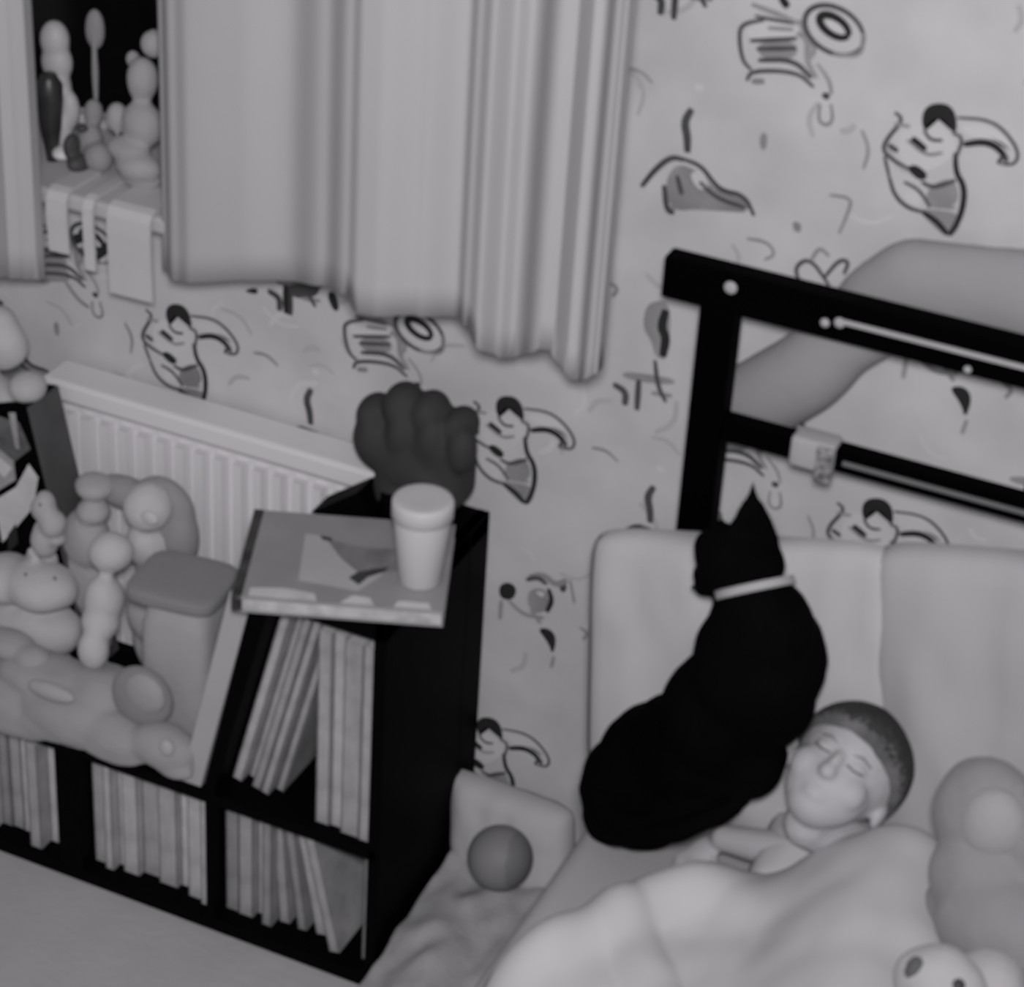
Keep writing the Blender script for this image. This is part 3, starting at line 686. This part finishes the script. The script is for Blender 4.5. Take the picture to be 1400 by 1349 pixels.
# ================================================================ CAT
def cat():
    yc = -.305
    c = lambda px, py, dy=0: P(px, py, y=yc+dy)
    bm = bmesh.new()
    k = .00092
    def el(px, py, rx, rz, dy=0, ry=None, ang=0):
        ca, sa = math.cos(ang), math.sin(ang)
        ax = ((R2*ca+U2*sa), fw, (-R2*sa+U2*ca))
        add_ell(bm, c(px, py, dy), (rx*k, (ry or min(rx, rz))*k, rz*k), ax)
    el(862, 1078, 74, 82, 0, 80); el(885, 1040, 72, 88, .0, 80, -.4); el(840, 1110, 48, 50)
    el(935, 1020, 85, 80, 0, 82); el(985, 970, 82, 95, 0, 80, -.5); el(1038, 905, 92, 100, 0, 76, -.2)
    el(1040, 860, 72, 75, 0, 66); el(1034, 822, 46, 46, 0, 46); el(960, 1085, 80, 50, 0, 70, .35); el(1015, 1030, 62, 66, 0, 60, .6); el(1030, 960, 86, 70, 0, 70)
    el(890, 1130, 60, 32, 0, 60, .2)
    # forelegs under the chest and paws
    add_chain(bm, [c(1050, 980, .03), c(1020, 1050, .03), c(1000, 1100, .03)], [.036, .024, .018])
    add_chain(bm, [c(1010, 980, -.03), c(990, 1050, -.03), c(975, 1105, -.03)], [.036, .024, .018])
    # hind foot + tail curled round
    add_chain(bm, [c(840, 1135, -.05), c(905, 1138, -.06)], [.022, .018])
    add_chain(bm, [c(815, 1125), c(870, 1146, -.07), c(930, 1136, -.08), c(985, 1112, -.07), c(1010, 1095, -.05)], [.018, .016, .015, .013, .010], 10)
    # head turned to the left
    el(1006, 764, 56, 47, 0, 50, -.15); el(1040, 772, 34, 32, 0, 40); el(976, 785, 30, 28, .01, 28); el(962, 802, 18, 17, .012, 16); el(985, 745, 36, 28, 0, 34)
    el(1020, 795, 44, 36, 0, 42)
    b = bmesh.new()
    # ears: tall near ear and the far ear seen narrow
    def ear(tip, base, wd, th):
        tip = Vector(tip); n = 12
        pts = [Vector(base).lerp(tip, i/n) for i in range(n+1)]
        for i, q in enumerate(pts):
            t = i/n; add_ell(bm, q, (max(.003, wd*(1-t)), .010*(1-t)+.0025, .010), (R2, fw, U2), 2)
    ear(c(1030, 656), c(1026, 738), .042, .01)
    ear(c(986, 706, .02), c(986, 745, .02), .026, .01)
    body = melt(bm, .0038, 30, .6, .002, 45)
    for v in body.verts: v.co.z = max(v.co.z, MZ+.001)
    t = thing('cat', 'black cat with a pale collar sitting on the bed, head turned left', 'cat', (c(900, 1100).x, yc, MZ))
    obj('body', body, M_fur, t, True)
    # collar
    cc_ = c(1032, 803); d1 = (R2*.98+U2*.20).normalized(); ax = (U2*.98-R2*.20).normalized(); d2 = (ax.cross(d1)).normalized()
    d2 = (d2 - ax*.08).normalized()
    pts = [cc_+d1*(.0465*math.cos(a))+d2*(.0475*math.sin(a)) for a in [2*PI*i/40 for i in range(41)]]
    bm = bmesh.new(); n = len(pts)-1
    rings = [[bm.verts.new(p+ax*h+((p-cc_).normalized()*e)) for h, e in ((-.0055, -.001), (-.0055, .0025), (.0055, .0025), (.0055, -.001))] for p in pts[:-1]]
    for i in range(n):
        a, b2 = rings[i], rings[(i+1) % n]
        for j in range(4): bm.faces.new((a[j], a[(j+1) % 4], b2[(j+1) % 4], b2[j]))
    obj('collar', bm, mat('collar_band', .42, .6, .05), t, True)['label'] = 'pale narrow collar'
    for px, py, dy in ((957, 776, -.004),):
        bm = bmesh.new(); add_ell(bm, c(px, py, dy), (.006, .006, .006), sub=2); obj('eye', bm, mat('cat_eye', .02, .1, .1), t, True)
    bm = bmesh.new(); add_ell(bm, c(949, 803, .01), (.004, .004, .003), sub=2); obj('nose', bm, mat('cat_nose', .02, .5, .1), t, True)
    return t
cat()

# ================================================================ CHILD
def person():
    H = P(1152, 1058, y=-.265)
    crown = (R2*.62+U2*.74+fw*.18).normalized()
    face = (-fw*.52-R2*.62-U2*.50); face = (face-crown*face.dot(crown)).normalized()
    side = crown.cross(face).normalized()
    ax = (side, -face, crown)       # local x side, y back, z up
    L = lambda x, y, z: H+side*x+(-face)*y+crown*z
    t = thing('person', 'sleeping short-haired child lying beside the black cat, covered to the chin', 'person', (H.x, H.y-.2, MZ))
    bm = bmesh.new()
    def e(x, y, z, a, b, c): add_ell(bm, L(x, y, z), (a, b, c), ax)
    e(0, .008, .018, .070, .082, .072); e(0, -.028, -.022, .056, .046, .060); e(0, -.030, -.058, .036, .036, .028)     # skull, face, jaw
    e(.030, -.050, -.024, .024, .020, .024); e(-.030, -.050, -.024, .024, .020, .024)      # cheeks
    e(0, -.072, -.006, .008, .012, .016); e(0, -.077, -.022, .012, .011, .011)            # nose
    e(0, -.064, -.048, .018, .010, .005); e(0, -.062, -.056, .015, .010, .005)            # lips
    e(.024, -.062, .004, .014, .010, .006); e(-.024, -.062, .004, .014, .010, .006)       # lids
    e(.067, .012, -.016, .007, .015, .018); e(-.067, .012, -.016, .007, .015, .018)       # ears
    # neck, shoulders, trunk, hips, legs under the duvet
    N = L(0, .015, -.075)
    S0 = P(1205, 1215, z=.45); W0 = P(1250, 1330, z=.44)
    Cb = S0+Vector((.03, -.12, -.01)); Hp = Cb+Vector((.02, -.18, -.01)); K = Hp+Vector((.02, -.30, -.02)); F = K+Vector((.0, -.28, -.01))
    add_chain(bm, [L(0, 0, -.05), N, S0+Vector((-.02, .06, 0))], [.034, .032, .04])
    add_chain(bm, [S0, Cb, Hp], [.068, .072, .066])
    for s in (-.04, .04): add_chain(bm, [Hp+XA*s, K+XA*s, F+XA*s], [.05, .036, .026], 9)
    # right arm across the sheet towards the left, left arm under the duvet
    sh = S0+Vector((-.06, .03, .01)); el = P(1085, 1166, z=.465); wr = P(990, 1146, z=.445); 
    add_chain(bm, [sh, el, wr], [.036, .029, .019], 9)
    add_chain(bm, [S0+Vector((.07, 0, 0)), S0+Vector((.12, -.14, -.03)), S0+Vector((.06, -.24, 0))], [.034, .027, .02], 8)
    # hand: palm and five curled fingers
    pm = P(964, 1160, z=.425); hd = (P(905, 1205, z=.405)-pm).normalized(); hs = ZA.cross(hd).normalized()
    add_ell(bm, pm, (.026, .020, .011), (hd, hs, hd.cross(hs)))
    for i, (o_, ln) in enumerate(((.015, .030), (.005, .034), (-.005, .032), (-.014, .025))):
        b0 = pm+hd*.020+hs*o_; add_chain(bm, [b0, b0+hd*ln*.6+ZA*.003, b0+hd*ln*.95-ZA*.010], [.0058, .0052, .0044], 5)
    th0 = pm+hs*.016; add_chain(bm, [th0, th0+hs*.014+hd*.010, th0+hs*.016+hd*.024-ZA*.004], [.0066, .0058, .0048], 5)
    body = melt(bm, .0032, 7, .55)
    for v in body.verts: v.co.z = max(v.co.z, MZ+.003)
    obj('body', body, M_skin, t, True)
    # hair cap
    hb_ = bmesh.new(); bmesh.ops.create_icosphere(hb_, subdivisions=5, radius=1)
    for v in hb_.verts:
        d = v.co.copy()
        front = -d.y; upz = d.z
        edge = upz - .50*front + .20 + .05*noise.noise(d*4)
        k = .90+.17*max(0, min(1, (edge+.10)/.16)); k += .006*noise.noise(d*22)
        q = Vector((d.x*.073*k, .010+d.y*.086*k, .018+d.z*.078*k))
        v.co = L(q.x, q.y, q.z)
        v.index = v.index
    iH = (Matrix((ax[0], ax[1], ax[2])))
    for f in hb_.faces:
        d = iH @ (f.calc_center_median()-L(0, .010, .018)); d = Vector((d.x/.073, d.y/.086, d.z/.078))
        ed = d.z-.50*(-d.y)+.20+random.uniform(-.13, .13)
        f.material_index = 2 if ed < .17 else (1 if ed < .42 else 0)
    obj('hair', hb_, [M_hair, mat('cropped_hair', .05, .9, .3, 30), mat('shaved_hairline', .13, .9, .3, 30)], t, True)
    for s in (1, -1):       # closed lashes and brows
        b = bmesh.new(); add_tube(b, [L(s*x, y_, z_) for x, y_, z_ in ((.013, -.0715, -.0005), (.024, -.0735, -.003), (.036, -.066, 0))], .0010, 6); obj('eyelashes', b, M_hair, t, True)
        b = bmesh.new(); add_tube(b, [L(s*x, y_, z_) for x, y_, z_ in ((.012, -.0705, .014), (.024, -.0695, .018), (.038, -.061, .015))], [.001, .002, .001], 6); obj('eyebrow', b, mat('soft_brow', .25), t, True)
    return t
person()

# ================================================================ DUVET
def duvet():
    top = [P(*q, z=.445) for q in ((735, 1265), (880, 1220), (1000, 1204), (1100, 1200), (1200, 1178), (1275, 1160), (1340, 1180))]
    S0 = P(1205, 1215, z=.45)
    def ytop(x):
        if x <= top[0].x: return top[0].y-(top[0].x-x)*.8
        for a, b in zip(top, top[1:]):
            if a.x <= x <= b.x: return a.y+(b.y-a.y)*(x-a.x)/(b.x-a.x)
        return top[-1].y
    nx, ny = 110, 110; bm = bmesh.new(); g = []
    for i in range(nx+1):
        x = .848+(1.70-.848)*i/nx; c = []
        for j in range(ny+1):
            v = j/ny; y = ytop(x)*(1-v)+(-1.45)*v
            cx_ = S0.x+.02+(S0.y-y)*.12
            body = .135*math.exp(-((x-cx_)/.13)**2)/(1+math.exp((y-S0.y-.035)/.02))
            arm = .045*math.exp(-(((x-1.0)/.10)**2+((y-(-.43))/.06)**2))
            f1 = .028*math.exp(-((x-.91-(y+.55)*.7)/.035)**2)+.022*math.exp(-((x-1.02+(y+.6)*.9)/.03)**2)
            f2 = .014*noise.noise(Vector((x*9, y*6, 3)))+.007*noise.noise(Vector((x*20, y*14, 7)))
            z = MZ+.040+body*.9+arm+f1+f2
            e = 1-math.exp(-(v*1.9/.045))          # rolled front edge
            z = MZ+.006+(z-MZ-.006)*(.35+.65*e)
            if x < .892: z = MZ+.004+(z-MZ-.004)*(1-((.892-x)/.045)**2*.92)**.5
            c.append(bm.verts.new((x, y, z)))
        g.append(c)
    for i in range(nx):
        for j in range(ny): bm.faces.new((g[i][j], g[i+1][j], g[i+1][j+1], g[i][j+1]))
    o = obj('duvet', bm, M_duvet, None, True)
    s = o.modifiers.new('thickness', 'SOLIDIFY'); s.thickness = .02; s.offset = 1
    return tag(o, 'bright rumpled duvet over the sleeping child', 'duvet')
duvet()

# ================================================================ TOYS ON THE BED
def onbed(name, label, lumps, m, **k):
    return plush(name, label, 'soft toy', lumps, m, floor=None, **k)
c = lambda px, py, y=-.36: P(px, py, y=y)
t = onbed('plush_toy', 'big grey plush toy with a paler face lying at the right edge beside the child',
      [(c(1348, 1110, -.37), (.064, .055, .072)), (c(1350, 1200, -.40), (.07, .06, .07)), (c(1380, 1270, -.44), (.09, .065, .07)), (c(1420, 1160, -.38), (.06, .05, .09)), (c(1350, 1255, -.40), (.08, .06, .05))], G(.28, 'teddy'))
bm = bmesh.new(); add_ell(bm, c(1358, 1125, -.405), (.040, .030, .048)); obj('face_patch', bm, G(.37, 'teddy_face'), t, True)
t = onbed('plush_toy', 'small pale plush toy with dark face spots at the bottom edge',
      [(P(1285, 1345, z=.62), (.052, .045, .045)), (P(1290, 1400, z=.58), (.06, .06, .07)), (P(1350, 1350, z=.58), (.045, .045, .045))], G(.46, 'puppy'))
E1 = P(1298, 1335, z=.62)-fw*.050; E0 = P(1243, 1322, z=.62)-fw*.036
bm = bmesh.new(); add_ell(bm, E1, (.009, .009, .009), sub=2); obj('eye', bm, mat('soft_dark', .05, .5, .2), t, True)
bm = bmesh.new(); add_ell(bm, E0, (.012, .012, .024), sub=2); obj('ear', bm, mat('soft_ear', .10, .8, .2), t, True)

# ================================================================ BETWEEN BOOKCASE AND BED
def heap():
    bm = bmesh.new(); g = []; nx, ny = 40, 60
    for i in range(nx+1):
        x = .5185+.258*i/nx; c_ = []
        for j in range(ny+1):
            y = -.75+.72*j/ny
            ed = min(1, .25+i/2, (nx-i)/4, j/24, (ny-j)/3)
            z = .004+ed*((.055+.045*min(1, j/42))+.02*noise.noise(Vector((x*14, y*9, 1)))+.012*noise.noise(Vector((x*30, y*22, 4))))
            c_.append(bm.verts.new((x, y, z)))
        g.append(c_)
    for i in range(nx):
        for j in range(ny): bm.faces.new((g[i][j], g[i+1][j], g[i+1][j+1], g[i][j+1]))
    B = [[bm.verts.new((v.co.x, v.co.y, .001)) for v in (g[0][0], g[nx][0], g[nx][ny], g[0][ny])]]
    bm.faces.new(B[0])
    return tag(obj('throw', bm, mat('dark_throw', .36, .95, .12, 20, .3), None, True), 'crumpled dark grey throw on the floor between bookcase and bed', 'throw')
heap()
o = obj('cushion', slab([P(618, 1190, y=-.10), P(785, 1230, y=-.10), P(785, 1108, y=-.06), P(618, 1045, y=-.06)], .08, .006, 5, 24, 16, 4), mat('cushion_cloth', .47, .9, .04, 8), None, True)
tag(o, 'pale cushion leaning on the wall behind the grey ball', 'cushion')
q = P(684, 1172, y=-.175); r = .0475
bm = bmesh.new(); add_ell(bm, q, (r, r, r), sub=4)
for f in bm.faces: f.material_index = 1 if (f.calc_center_median()-q).normalized().dot((R2*.9+U2*-.1-fw*.3).normalized()) > .45 else 0  # right side gets a darker material, shading put into the colour
o = obj('ball', bm, [mat('ball_grey', .22, .6, .05), mat('ball_shaded', .175, .6, .05)], None, True); tag(o, 'round dark grey ball between the bookcase and the bed', 'ball')
